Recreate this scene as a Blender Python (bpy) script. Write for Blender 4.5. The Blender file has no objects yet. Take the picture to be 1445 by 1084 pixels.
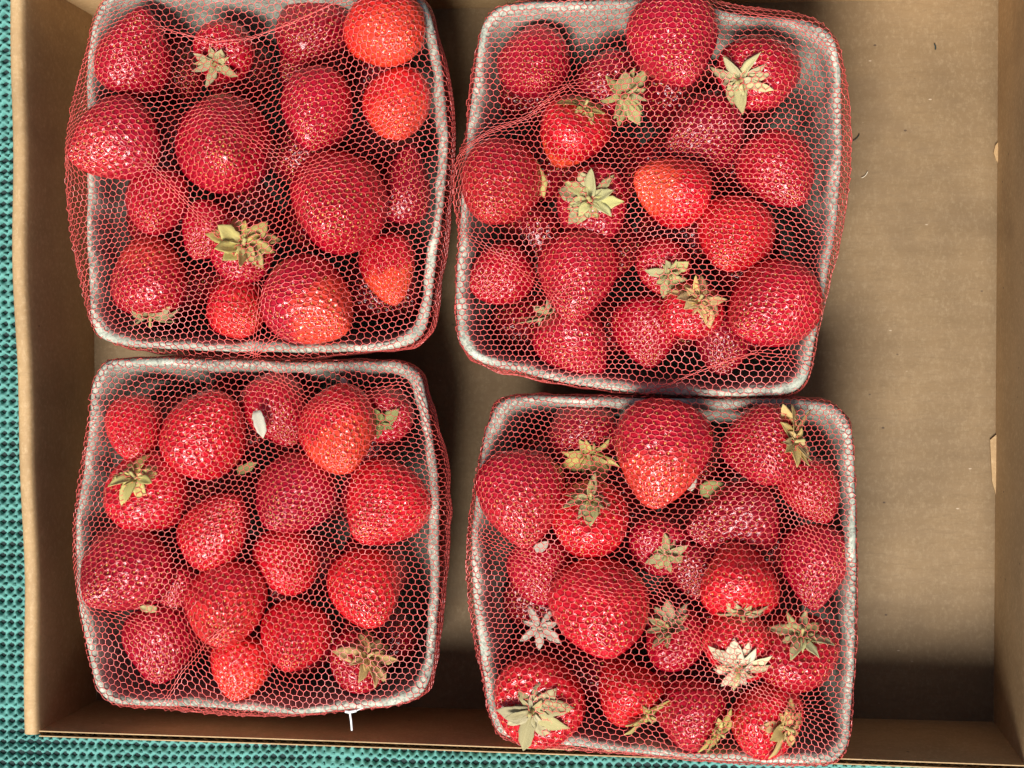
import bpy, math, random
import numpy as np
from mathutils import Vector, Matrix, Quaternion

S = bpy.context.scene
COL = S.collection
R = math.radians
random.seed(7)
RNG = np.random.default_rng(11)

# ------------------------------------------------------------------ camera
F = 2600.0; W0, H0 = 1445.0, 1084.0
CH = 0.775                                     # camera height above the mat
fwd = Vector((-264.5, 13.0, -F)).normalized()
right = fwd.cross(Vector((0, 1, 0))).normalized()
up = right.cross(fwd).normalized()
cd = bpy.data.cameras.new('camera'); cam = bpy.data.objects.new('camera', cd); COL.objects.link(cam)
m = Matrix((right, up, -fwd)).transposed().to_4x4(); m.translation = (0, 0, CH)
cam.matrix_world = m
cd.sensor_width = 36.0; cd.lens = 36.0 * F / W0; cd.clip_start = 0.01; cd.clip_end = 50
S.camera = cam

def px(x, y, z):
    """point of the place at height z seen at photograph pixel (x, y)"""
    d = fwd * F + right * (x - W0 / 2) - up * (y - H0 / 2)
    t = (z - CH) / d.z
    return Vector((0, 0, CH)) + d * t

# ------------------------------------------------------------------ light
SUN = Vector((-0.08, -0.49, 0.86)).normalized()
w = bpy.data.worlds.new('World'); S.world = w; w.use_nodes = True
nt = w.node_tree; nt.nodes.clear()
sk = nt.nodes.new('ShaderNodeTexSky'); sk.sky_type = 'NISHITA'; sk.sun_disc = False
sk.sun_elevation = math.asin(SUN.z); sk.sun_rotation = math.atan2(SUN.x, SUN.y)
sk.air_density = 1.0; sk.dust_density = 3.0; sk.ozone_density = 1.0
bg = nt.nodes.new('ShaderNodeBackground'); bg.inputs[1].default_value = 0.05
wo = nt.nodes.new('ShaderNodeOutputWorld')
nt.links.new(sk.outputs[0], bg.inputs[0]); nt.links.new(bg.outputs[0], wo.inputs[0])
sd = bpy.data.lights.new('sun', 'SUN'); sd.energy = 4.4; sd.angle = R(22); sd.color = (1.0, 0.96, 0.91)
so = bpy.data.objects.new('sun', sd); COL.objects.link(so)
so.rotation_euler = (-SUN).to_track_quat('-Z', 'Y').to_euler(); so.location = SUN * 2
S.view_settings.view_transform = 'Standard'; S.view_settings.look = 'None'
S.view_settings.exposure = 0.4; S.view_settings.gamma = 1.0

# ------------------------------------------------------------------ materials
def mat(name):
    ma = bpy.data.materials.new(name); ma.use_nodes = True
    n = ma.node_tree; b = n.nodes['Principled BSDF']
    return ma, n, b
def N(n, t, **k):
    q = n.nodes.new(t)
    for a, v in k.items():
        if a in q.inputs.keys() if hasattr(q, 'inputs') else False: q.inputs[a].default_value = v
        else: setattr(q, a, v)
    return q
def noise(n, vec, scale, detail=3, rough=.55):
    q = n.nodes.new('ShaderNodeTexNoise'); q.inputs['Scale'].default_value = scale
    q.inputs['Detail'].default_value = detail; q.inputs['Roughness'].default_value = rough
    n.links.new(vec, q.inputs['Vector']); return q.outputs['Fac']
def ramp(n, fac, stops):
    q = n.nodes.new('ShaderNodeValToRGB'); cr = q.color_ramp
    while len(cr.elements) < len(stops): cr.elements.new(.5)
    for e, (p, c) in zip(cr.elements, stops):
        e.position = p; e.color = (c[0], c[1], c[2], 1) if hasattr(c, '__len__') else (c, c, c, 1)
    n.links.new(fac, q.inputs[0]); return q.outputs[0]
def mix(n, fac, a, b, mode='MIX'):
    q = n.nodes.new('ShaderNodeMix'); q.data_type = 'RGBA'; q.blend_type = mode
    for s, v in ((q.inputs[0], fac), (q.inputs[6], a), (q.inputs[7], b)):
        if hasattr(v, 'is_output') or isinstance(v, bpy.types.NodeSocket): n.links.new(v, s)
        elif hasattr(v, '__len__'): s.default_value = (v[0], v[1], v[2], 1)
        else: s.default_value = v
    return q.outputs[2]
def bump(n, b, h, strength, dist):
    q = n.nodes.new('ShaderNodeBump'); q.inputs['Strength'].default_value = strength
    q.inputs['Distance'].default_value = dist
    n.links.new(h, q.inputs['Height'])
    if b.inputs['Normal'].is_linked:
        n.links.new(b.inputs['Normal'].links[0].from_socket, q.inputs['Normal'])
    n.links.new(q.outputs[0], b.inputs['Normal'])
def coords(n, which='Object', scale=None):
    t = n.nodes.new('ShaderNodeTexCoord'); o = t.outputs[which]
    if scale:
        mp = n.nodes.new('ShaderNodeMapping'); mp.inputs['Scale'].default_value = scale
        n.links.new(o, mp.inputs[0]); o = mp.outputs[0]
    return o

def make_kraft(name, tone=1.0, rib_axis=None):
    ma, n, b = mat(name)
    c = coords(n)
    base = (0.42 * tone, 0.275 * tone, 0.130 * tone)
    dark = (0.29 * tone, 0.185 * tone, 0.085 * tone)
    pale = (0.56 * tone, 0.41 * tone, 0.23 * tone)
    big = noise(n, c, 22, 4)
    col = mix(n, ramp(n, big, [(.3, 0), (.7, 1)]), dark, base)
    fib = noise(n, coords(n, scale=(800, 480, 500)), 1, 4, .75)
    col = mix(n, ramp(n, fib, [(.48, 0), (.72, .5)]), col, pale)
    fib2 = noise(n, coords(n, scale=(180, 900, 500)), 1, 4, .75)
    col = mix(n, ramp(n, fib2, [(.32, .6), (.5, 0)]), col, dark)
    spk = n.nodes.new('ShaderNodeTexVoronoi'); spk.inputs['Scale'].default_value = 95
    spk.inputs['Randomness'].default_value = 1
    n.links.new(coords(n, scale=(1, 1.6, 1)), spk.inputs['Vector'])
    s1 = ramp(n, spk.outputs['Distance'], [(.045, 1), (.075, 0)])
    g = noise(n, c, 60, 1); s1 = mix(n, ramp(n, g, [(.52, 0), (.6, 1)]), (0, 0, 0), s1)
    col = mix(n, s1, col, (0.07, 0.04, 0.02))
    spk2 = n.nodes.new('ShaderNodeTexVoronoi'); spk2.inputs['Scale'].default_value = 55
    n.links.new(coords(n, scale=(1, 2.5, 1)), spk2.inputs['Vector'])
    s2 = ramp(n, spk2.outputs['Distance'], [(.02, .6), (.045, 0)])
    col = mix(n, s2, col, (0.62, 0.5, 0.36))
    st = noise(n, coords(n, scale=(9, 16, 9)), 1, 5, .6)
    col = mix(n, ramp(n, st, [(.34, .45), (.47, 0)]), col, (0.20 * tone, 0.125 * tone, 0.06 * tone))
    n.links.new(col, b.inputs['Base Color'])
    b.inputs['Roughness'].default_value = 0.62
    b.inputs['Specular IOR Level'].default_value = 0.35
    bump(n, b, fib, .35, .0002)
    bump(n, b, big, .4, .0012)
    if rib_axis:
        wv = n.nodes.new('ShaderNodeTexWave'); wv.bands_direction = rib_axis
        wv.inputs['Scale'].default_value = 34; wv.inputs['Distortion'].default_value = .6
        n.links.new(c, wv.inputs['Vector'])
        bump(n, b, wv.outputs['Fac'], .10, .0006)
    return ma
K_FLOOR = make_kraft('kraft_card_floor_shaded', .56, 'Y')  # same kraft as the walls; the floor's weaker light put into a darker tone
K_WALL = make_kraft('kraft_card_wall_lit', 1.3)  # same kraft; side light on the walls put into a lighter tone
K_RIM = make_kraft('kraft_card_edge_lit', 1.25)  # same kraft, lightened like the lit walls

def make_pulp():
    ma, n, b = mat('moulded_grey_pulp')
    c = coords(n)
    a = noise(n, c, 90, 5, .65); f = noise(n, c, 900, 3, .7)
    col = ramp(n, a, [(.3, (.28, .30, .235)), (.5, (.46, .49, .39)), (.72, (.64, .67, .545))])
    col = mix(n, ramp(n, f, [(.38, .75), (.55, 0)]), col, (.15, .15, .125))
    n.links.new(col, b.inputs['Base Color']); b.inputs['Roughness'].default_value = .85
    bump(n, b, f, .5, .0003); bump(n, b, a, .5, .0012)
    return ma
PULP = make_pulp()

def make_berry():
    ma, n, b = mat('glossy_strawberry_skin')
    oi = n.nodes.new('ShaderNodeObjectInfo'); c = coords(n)
    at = n.nodes.new('ShaderNodeAttribute'); at.attribute_type = 'OBJECT'; at.attribute_name = 'unripe_tip'
    sep = n.nodes.new('ShaderNodeSeparateXYZ'); n.links.new(c, sep.inputs[0])
    nz = noise(n, c, 2.2, 3)
    add = n.nodes.new('ShaderNodeMath'); add.operation = 'MULTIPLY_ADD'
    n.links.new(nz, add.inputs[0]); add.inputs[1].default_value = 1.2; n.links.new(sep.outputs[2], add.inputs[2])
    t = ramp(n, add.outputs[0], [(.72, 0), (1.65, 1)])
    mu = n.nodes.new('ShaderNodeMath'); mu.operation = 'MULTIPLY'
    n.links.new(t, mu.inputs[0]); n.links.new(at.outputs['Fac'], mu.inputs[1])
    dark = mix(n, .5, oi.outputs['Color'], (.30, .002, .012))
    col = mix(n, ramp(n, nz, [(.35, 0), (.6, 1)]), dark, oi.outputs['Color'])
    col = mix(n, mu.outputs[0], col, (.82, .075, .028))
    n.links.new(col, b.inputs['Base Color'])
    b.inputs['Roughness'].default_value = .22
    b.inputs['Specular IOR Level'].default_value = .6
    b.inputs['Coat Weight'].default_value = .4; b.inputs['Coat Roughness'].default_value = .10
    b.inputs['Coat IOR'].default_value = 1.45
    b.inputs['Subsurface Weight'].default_value = .12
    b.inputs['Subsurface Radius'].default_value = (1.0, .15, .08)
    b.inputs['Subsurface Scale'].default_value = .002
    bump(n, b, noise(n, c, 14, 2), .15, .02)
    return ma
BERRY = make_berry()

def simple(name, col, rough=.5, var=.15, scale=400, spec=.5):
    ma, n, b = mat(name); c = coords(n)
    f = noise(n, c, scale, 3)
    dk = tuple(v * (1 - var * 2) for v in col); lt = tuple(min(1, v * (1 + var)) for v in col)
    n.links.new(ramp(n, f, [(.3, dk), (.7, lt)]), b.inputs['Base Color'])
    b.inputs['Roughness'].default_value = rough; b.inputs['Specular IOR Level'].default_value = spec
    return ma
SEED = simple('golden_seed', (.74, .42, .11), .3, .3, 3)
NET = simple('red_plastic_net', (.90, .135, .115), .38, .12, 60, .6)
NET.node_tree.nodes['Principled BSDF'].inputs['Coat Weight'].default_value = .8
NET.node_tree.nodes['Principled BSDF'].inputs['Coat Roughness'].default_value = .25
NET.node_tree.nodes['Principled BSDF'].inputs['Subsurface Weight'].default_value = 0
MATT = simple('teal_foam_mat', (.10, .31, .27), .75, .12, 120)
DARKM = simple('dark_table', (.012, .03, .03), .8, .2, 30)
WHITE = simple('white_plastic', (.82, .82, .80), .4, .05, 200)
FLUTE = simple('brown_flute', (.16, .10, .05), .8, .2, 300)

def make_leaf():
    ma, n, b = mat('dried_calyx_leaf')
    oi = n.nodes.new('ShaderNodeObjectInfo'); c = coords(n)
    f = noise(n, c, 500, 4, .65); g = noise(n, c, 130, 2)
    col = mix(n, ramp(n, f, [(.35, .7), (.6, 0)]), oi.outputs['Color'], (.26, .19, .06))
    col = mix(n, ramp(n, g, [(.5, 0), (.75, .6)]), col, (.68, .61, .38))
    sep = n.nodes.new('ShaderNodeSeparateXYZ'); n.links.new(c, sep.inputs[0])
    wv = n.nodes.new('ShaderNodeMath'); wv.operation = 'ABSOLUTE'; n.links.new(sep.outputs[1], wv.inputs[0])
    n.links.new(mix(n, ramp(n, wv.outputs[0], [(.0, .5), (.00035, 0)]), col, (.72, .66, .34)), b.inputs['Base Color'])
    b.inputs['Roughness'].default_value = .7; b.inputs['Specular IOR Level'].default_value = .25
    bump(n, b, f, .5, .0004)
    tr = b.inputs['Transmission Weight']; tr.default_value = 0
    return ma
LEAF = make_leaf()

# ------------------------------------------------------------------ helpers
def mesh_np(name, V, Fc, ma=None, smooth=True):
    me = bpy.data.meshes.new(name)
    V = np.asarray(V, dtype=np.float32); Fc = np.asarray(Fc, dtype=np.int32)
    k = Fc.shape[1]
    me.vertices.add(len(V)); me.vertices.foreach_set('co', V.ravel())
    me.loops.add(len(Fc) * k); me.loops.foreach_set('vertex_index', Fc.ravel())
    me.polygons.add(len(Fc)); me.polygons.foreach_set('loop_start', np.arange(len(Fc), dtype=np.int32) * k)
    me.polygons.foreach_set('loop_total', np.full(len(Fc), k, dtype=np.int32))
    me.polygons.foreach_set('use_smooth', np.full(len(Fc), smooth, dtype=bool))
    me.update(calc_edges=True); me.validate()
    if ma: me.materials.append(ma)
    return me
def ob(name, me, parent=None, kind=None, label=None, cat=None, group=None):
    o = bpy.data.objects.new(name, me); COL.objects.link(o)
    if parent: o.parent = parent
    if kind: o['kind'] = kind
    if label: o['label'] = label
    if cat: o['category'] = cat
    if group: o['group'] = group
    return o
def grid_faces(nu, nv, wrap_u=False):
    """vertex (i,j) = j*nu+i"""
    iu = np.arange(nu if wrap_u else nu - 1); jv = np.arange(nv - 1)
    I, J = np.meshgrid(iu, jv); I = I.ravel(); J = J.ravel(); I2 = (I + 1) % nu
    return np.stack([J * nu + I, J * nu + I2, (J + 1) * nu + I2, (J + 1) * nu + I], 1)
def tubes(P0, P1, r, sides=3):
    """one thin prism per segment, as arrays"""
    d = P1 - P0; L = np.linalg.norm(d, axis=1, keepdims=True); L[L == 0] = 1e-9; d = d / L
    a = np.cross(d, np.array([0., 0., 1.])); an = np.linalg.norm(a, axis=1, keepdims=True)
    bad = (an[:, 0] < .05); a[bad] = np.cross(d[bad], np.array([1., 0, 0])); a /= np.linalg.norm(a, axis=1, keepdims=True)
    b = np.cross(a, d); n = len(P0)
    r = np.asarray(r, float).reshape(-1, 1)
    P0 = P0 - d * r * .4; P1 = P1 + d * r * .4
    V = np.zeros((n, 2 * sides, 3))
    for k in range(sides):
        t = 2 * math.pi * k / sides + math.pi / 2
        off = (a * math.cos(t) + b * math.sin(t)) * r
        V[:, k] = P0 + off; V[:, sides + k] = P1 + off
    base = (np.arange(n) * 2 * sides)[:, None]
    Fs = [np.concatenate([base + k, base + (k + 1) % sides, base + sides + (k + 1) % sides, base + sides + k], 1) for k in range(sides)]
    return V.reshape(-1, 3), np.concatenate(Fs, 0)
def smooth_noise(x, y, seed, s):
    r = np.random.default_rng(seed); o = 0
    for k in range(6):
        a = r.uniform(0, 6.28); f = s * r.uniform(.6, 1.7); p = r.uniform(0, 6.28)
        o = o + np.sin((x * math.cos(a) + y * math.sin(a)) * f + p)
    return o / 6
def closed_curve(pts, n):
    P = np.array(pts, float); m = len(P); out = []
    for i in range(m):
        p0, p1, p2, p3 = P[i - 1], P[i], P[(i + 1) % m], P[(i + 2) % m]
        a = np.linalg.norm(p1 - p0) ** .5; b = np.linalg.norm(p2 - p1) ** .5; c = np.linalg.norm(p3 - p2) ** .5
        m1 = (p1 - p0) / a - (p2 - p0) / (a + b) + (p2 - p1) / b
        m2 = (p2 - p1) / b - (p3 - p1) / (b + c) + (p3 - p2) / c
        m1 = m1 * b; m2 = m2 * b
        for t in np.linspace(0, 1, 12, endpoint=False):
            h = np.array([2 * t**3 - 3 * t**2 + 1, t**3 - 2 * t**2 + t, -2 * t**3 + 3 * t**2, t**3 - t**2])
            out.append(h[0] * p1 + h[1] * m1 + h[2] * p2 + h[3] * m2)
    Q = np.array(out); d = np.r_[0, np.cumsum(np.linalg.norm(np.roll(Q, -1, 0) - Q, axis=1))]
    Q2 = np.vstack([Q, Q[:1]]); s = np.linspace(0, d[-1], n, endpoint=False)
    C = np.stack([np.interp(s, d, Q2[:, k]) for k in range(2)], 1)
    area = np.sum(C[:, 0] * np.roll(C[:, 1], -1) - np.roll(C[:, 0], -1) * C[:, 1])
    return C if area > 0 else C[::-1].copy()
def inside_poly(x, y, C):
    r = np.zeros(x.shape, bool); x2, y2 = C[-1]
    for (x1, y1) in C:
        c = ((y1 > y) != (y2 > y)) & (x < (x2 - x1) * (y - y1) / ((y2 - y1) + 1e-15) + x1)
        r ^= c; x2, y2 = x1, y1
    return r

# ------------------------------------------------------------------ setting: table and mat
me = mesh_np('table_top', [(-3, -3, -.0030), (3, -3, -.0030), (3, 3, -.0030), (-3, 3, -.0030)], [(0, 1, 2, 3)], DARKM, False)
ob('table_top', me, kind='structure')

def make_mat():
    A, B = .0040, .0048; nx, ny = 8, 9
    x0, x1, y0, y1 = -.330, .200, -.200, .205
    bx0, bx1, by0, by1 = -.246, .120, -.132, .145       # hidden under the carton
    NX = int((x1 - x0) / A); NY = int((y1 - y0) / B)
    GX, GY = np.meshgrid(np.arange(NX * nx + 1), np.arange(NY * ny + 1))
    X = x0 + GX / nx * A; Y = y0 + GY / ny * B
    u = GX / nx + .35 * smooth_noise(X, Y, 5, 55) + .10 * smooth_noise(X, Y, 15, 260)
    v = GY / ny + .30 * smooth_noise(X, Y, 6, 45) + .08 * smooth_noise(X, Y, 16, 300)
    # ribs run along x; lozenge holes between the ribs, small ones in the ribs
    Z = -.0014 + .0014 * np.abs(np.sin(math.pi * v)) * (0.8 + .2 * np.cos(2 * math.pi * u)) + .0003 * np.cos(4 * math.pi * v)
    Z = Z + .0004 * smooth_noise(X, Y, 8, 400)
    sz = 1 + .30 * smooth_noise(X, Y, 9, 110)
    d1 = np.abs(u - np.round(u)) / (.46 * sz) + np.abs(v - np.round(v)) / (.29 * sz)
    d2 = np.abs(u - .5 - np.round(u - .5)) / (.27 * sz) + np.abs(v - .5 - np.round(v - .5)) / (.15 * sz)
    Z = Z - .014 * np.clip(1.08 - d1, 0, .6) - .012 * np.clip(1.05 - d2, 0, .6)
    V = np.stack([X, Y, Z], -1).reshape(-1, 3)
    Fc = grid_faces(NX * nx + 1, NY * ny + 1)
    cx = X[:-1, :-1].ravel(); cy = Y[:-1, :-1].ravel()
    Fc = Fc[~((cx > bx0) & (cx < bx1) & (cy > by0) & (cy < by1))]
    used = np.unique(Fc); rem = -np.ones(len(V), int); rem[used] = np.arange(len(used))
    me = mesh_np('grip_mat', V[used], rem[Fc], MATT)
    ob('grip_mat', me, label='teal open-weave foam grip mat lying under the cardboard carton', cat='mat')
make_mat()

# ------------------------------------------------------------------ carton
FZ = .003; RZ = .075
fl = {'tl': (130, 22), 'tr': (1409, -2), 'br': (1402, 1018), 'bl': (136, 988)}
fin = {k: px(*v, FZ) for k, v in fl.items()}
rin = {'tl': px(31, -34, RZ), 'tr': px(1457, -50, RZ), 'br': px(1449, 1080, RZ), 'bl': px(54, 1031, RZ)}
carton = ob('cardboard_carton', None, label='shallow brown cardboard carton holding the four net-covered baskets', cat='box')
carton.location = (fin['tl'] + fin['br']) / 2; carton.location.z = 0
CL = carton.location
def panel(name, corners, thick_dir, th, ma, nu=40, nv=12, wob=.0006, bevel=.0, seed=1):
    """closed slab: corners = inner face quad (a,b bottom; c,d top); grows along thick_dir"""
    a, b, c, d = [np.array(q) for q in corners]
    U, Vv = np.meshgrid(np.linspace(0, 1, nu), np.linspace(0, 1, nv))
    U = U[..., None]; Vv = Vv[..., None]
    P = (a * (1 - U) + b * U) * (1 - Vv) + (d * (1 - U) + c * U) * Vv
    t = np.array(thick_dir, float); t = t / np.linalg.norm(t)
    wv = (wob * smooth_noise(U[..., 0] * 3, Vv[..., 0] * 1.5, seed, 3))[..., None]
    P = P + t * wv
    Q = P + t * th
    if bevel:                                    # rounded top edge
        k = np.clip((Vv - (1 - bevel)) / bevel, 0, 1)
        mid = P + t * th / 2; P = P + (mid - P) * (1 - np.sqrt(1 - (k * .75) ** 2)); Q = Q + (mid - Q) * (1 - np.sqrt(1 - (k * .75) ** 2))
    n = nu * nv
    V = np.vstack([P.reshape(-1, 3), Q.reshape(-1, 3)])
    F1 = grid_faces(nu, nv); F2 = F1[:, ::-1] + n
    rim = list(range(nu)) + [j * nu + nu - 1 for j in range(1, nv)] + [(nv - 1) * nu + i for i in range(nu - 2, -1, -1)] + [j * nu for j in range(nv - 2, 0, -1)]
    rim = np.array(rim); r2 = np.roll(rim, -1)
    F3 = np.stack([r2, rim, rim + n, r2 + n], 1)
    me = mesh_np(name, V - np.array(CL), np.vstack([F1, F2, F3]), ma)
    o = ob(name, me, carton)
    es = o.modifiers.new('edges', 'EDGE_SPLIT'); es.split_angle = R(50)
    return o
# base: inner face up
e = .004
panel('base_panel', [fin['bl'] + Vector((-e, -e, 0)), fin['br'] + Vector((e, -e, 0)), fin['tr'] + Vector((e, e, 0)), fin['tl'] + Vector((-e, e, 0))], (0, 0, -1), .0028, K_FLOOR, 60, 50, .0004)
# rolled double side walls (left and right)
def rolled(name, b0, b1, t0, t1, outx, w_bottom, w_top, ma, seed):
    """solid wall from a profile lofted along its length, rounded shoulders"""
    prof = [(0, 0), (0, .2), (0, .45), (0, .7), (0, .88), (.03, .95), (.10, .985), (.25, 1.0), (.5, 1.003), (.75, 1.0), (.9, .985), (.97, .95), (1, .88), (1, .5), (1, 0)]
    nu = 70; V = []
    ts = np.linspace(0, 1, nu)
    for t in ts:
        pb = b0.lerp(b1, t); pt = t0.lerp(t1, t)
        wob = .0007 * math.sin(t * 9 + seed) + .0004 * math.sin(t * 23 + seed * 2)
        for (s, h) in prof:
            q = pb.lerp(pt, h); ww = w_bottom * (1 - h) + w_top * h
            V.append((q.x + outx * ww * s + wob * h - CL.x, q.y - CL.y, q.z))
    k = len(prof); Fc = []
    for i in range(nu - 1):
        for j in range(k - 1):
            Fc.append((i * k + j, (i + 1) * k + j, (i + 1) * k + j + 1, i * k + j + 1))
    me = mesh_np(name, V, Fc, ma)
    return ob(name, me, carton)
bl2 = fin['bl'] + (fin['bl'] - fin['tl']).normalized() * .005
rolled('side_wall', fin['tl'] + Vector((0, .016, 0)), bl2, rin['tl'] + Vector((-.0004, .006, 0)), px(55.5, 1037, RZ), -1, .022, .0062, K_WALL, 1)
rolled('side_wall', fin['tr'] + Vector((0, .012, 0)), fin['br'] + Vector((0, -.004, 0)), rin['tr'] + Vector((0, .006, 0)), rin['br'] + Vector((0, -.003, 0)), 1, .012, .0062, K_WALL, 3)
# end walls: single corrugated board, liners with a fluted core between
def endwall(a, b, c, d, out, seed):
    panel('end_wall', [a, b, c, d], (0, out, 0), .0004, K_WALL, 60, 10, .0003, seed=seed)
    off = Vector((0, out * .0019, 0))
    panel('end_wall_liner', [a + off, b + off, c + off, d + off], (0, out, 0), .0004, K_RIM, 60, 10, .0003, seed=seed)
    n = 560; V = []; Fc = []
    for i in range(n):
        t = i / (n - 1); k = .00115 + .0007 * math.sin(i * .9)
        wv = 0
        p = a.lerp(b, t); q = d.lerp(c, t)
        V.append((p.x - CL.x, p.y - CL.y + out * k, p.z)); V.append((q.x - CL.x, q.y - CL.y + out * k, q.z - .0004))
        if i: Fc.append((2 * i - 2, 2 * i, 2 * i + 1, 2 * i - 1))
    ob('flute_core', mesh_np('flute_core', V, Fc, FLUTE), carton, kind='stuff')
endwall(fin['bl'] + Vector((-.001, 0, -.001)), fin['br'] + Vector((0, 0, -.001)), rin['br'] + Vector((-.0005, .0, 0)), rin['bl'] + Vector((.0003, 0, 0)), -1, 5)
endwall(fin['tr'] + Vector((0, 0, -.001)), fin['tl'] + Vector((0, 0, -.001)), rin['tl'], rin['tr'], 1, 6)
# lock tabs where the right wall is tucked into the base
def tab(pts, z):
    P = [px(x, y, z) - CL for x, y in pts]; n = len(P)
    V = [(p.x, p.y, p.z - .001) for p in P] + [(p.x, p.y, p.z + .0008 * (1 if i % 2 else .6)) for i, p in enumerate(P)]
    me = bpy.data.meshes.new('lock_tab'); me.from_pydata(V, [], [tuple(range(2 * n - 1, n - 1, -1))[::-1]] + [(i, (i + 1) % n, n + (i + 1) % n, n + i) for i in range(n)])
    me.materials.append(K_RIM); ob('lock_tab', me, carton)
tab([(1412, 196), (1404, 206), (1402, 216), (1405, 226), (1412, 234)], FZ + .0012)
tab([(1413, 604), (1406, 613), (1397, 621), (1398, 650), (1400, 680), (1406, 702), (1412, 706)], FZ + .0012)
# loose bits of fibre and crumbs lying on the base
def fleck(x, y, l, ang, r, ma, cat, label):
    p = px(x, y, FZ + .0006); n = 5; pts = []
    for i in range(n + 1):
        t = i / n - .5
        pts.append((l * t * math.cos(ang) - .12 * l * math.sin(ang) * (4 * t * t), l * t * math.sin(ang) + .12 * l * math.cos(ang) * (4 * t * t), .0002 + .0006 * t * t))
    P = np.array(pts); V, Fc = tubes(P[:-1], P[1:], np.full(n, r), 4)
    o = ob('plant_crumb', mesh_np('plant_crumb', V, Fc, ma), label=label, cat=cat); o.location = p
fleck(1208, 196, .0042, R(40), .0002, DARKM, 'crumb', 'thin black curved bit of stem on the carton base beside the top right basket')
fleck(1221, 248, .0034, R(45), .00018, simple('pale_fibre', (.75, .66, .5), .7), 'crumb', 'pale short fibre on the carton base right of the top right basket')
fleck(1320, 66, .0022, R(100), .00028, DARKM, 'crumb', 'small dark upright speck near the top of the bare carton base')

# ------------------------------------------------------------------ strawberry meshes
def make_variant(seed):
    r = np.random.default_rng(seed)
    nu, nv = 240, 132
    th = np.linspace(0, math.pi, nv); ph = np.linspace(0, 2 * math.pi, nu, endpoint=False)
    PH, TH = np.meshgrid(ph, th)
    con = r.uniform(.22, .58); lob = r.uniform(.02, .07)
    z = np.cos(TH)                                        # +1 tip
    rad = np.sin(TH) ** .92 * (1 - con * z * .8 - .06 * z * z)
    rad *= 1 + lob * np.cos(2 * PH + r.uniform(0, 6)) + lob * .6 * np.cos(3 * PH + r.uniform(0, 6))
    zz = z + .10 * (z < -.6) * ((-z - .6) / .4) ** 2 * .8       # slightly dished at the calyx
    bx, by = r.uniform(-.07, .07, 2)
    P = np.stack([rad * np.cos(PH) + bx * (z + z * z), rad * np.sin(PH) + by * (z + z * z), zz], -1)
    P[..., :2] /= np.abs(P[..., :2]).max()
    nrm = np.stack([np.sin(TH) * np.cos(PH), np.sin(TH) * np.sin(PH), np.cos(TH)], -1)
    ns = int(r.integers(340, 430)); i = np.arange(ns) + .5
    cz = 1 - 2 * i / ns; ph2 = i * 2.399963 + r.uniform(0, 6)
    cz = np.clip(cz + r.normal(0, .012, ns), -.985, .985); ph2 = ph2 + r.normal(0, .035, ns)
    s = np.sqrt(1 - cz * cz); SD = np.stack([s * np.cos(ph2), s * np.sin(ph2), cz], 1)
    Nf = nrm.reshape(-1, 3); md = np.full(len(Nf), 9.)
    for k in range(0, len(Nf), 4000):
        D = np.arccos(np.clip(Nf[k:k + 4000] @ SD.T, -1, 1)); md[k:k + 4000] = D.min(1)
    md = md.reshape(TH.shape)
    sp = math.sqrt(4 * math.pi / ns)
    disp = -.044 * np.exp(-(md / (.34 * sp)) ** 2) + .008 * np.exp(-((md - .52 * sp) / (.2 * sp)) ** 2)
    disp += .045 * smooth_noise(P[..., 0] * 1 + P[..., 2], P[..., 1] * 1 - P[..., 2] * .7, seed, 3) + .018 * smooth_noise(P[..., 0] - P[..., 2] * .6, P[..., 1] + P[..., 2], seed + 50, 7)
    P = P + nrm * disp[..., None]
    V = P.reshape(-1, 3)
    me = mesh_np('strawberry_body', V, grid_faces(nu, nv, True)[:, ::-1], BERRY)
    # seeds: small pointed drops sitting in their pits
    iv = np.clip(np.round((np.arccos(cz)) / math.pi * (nv - 1)).astype(int), 0, nv - 1)
    iu = np.round((ph2 % (2 * math.pi)) / (2 * math.pi) * nu).astype(int) % nu
    base = P[iv, iu]; sv = []; sf = []
    for k in range(ns):
        n_ = SD[k]; t = np.cross(n_, [0, 0, 1.]); t /= np.linalg.norm(t) + 1e-9; q = np.cross(n_, t)
        c = base[k] + n_ * .012; a_ = .038; b_ = .022; h_ = .015
        ofs = len(sv)
        sv += [c + q * a_ * 1.15, c + t * b_, c - q * a_ * .85, c - t * b_, c + n_ * h_, c - n_ * h_]
        for (x, y) in ((0, 1), (1, 2), (2, 3), (3, 0)):
            sf += [(ofs + y, ofs + x, ofs + 4), (ofs + x, ofs + y, ofs + 5)]
    ms = mesh_np('strawberry_seeds', np.array(sv), np.array(sf), SEED)
    return me, ms, V
VARS = [make_variant(100 + k) for k in range(11)]

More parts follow.
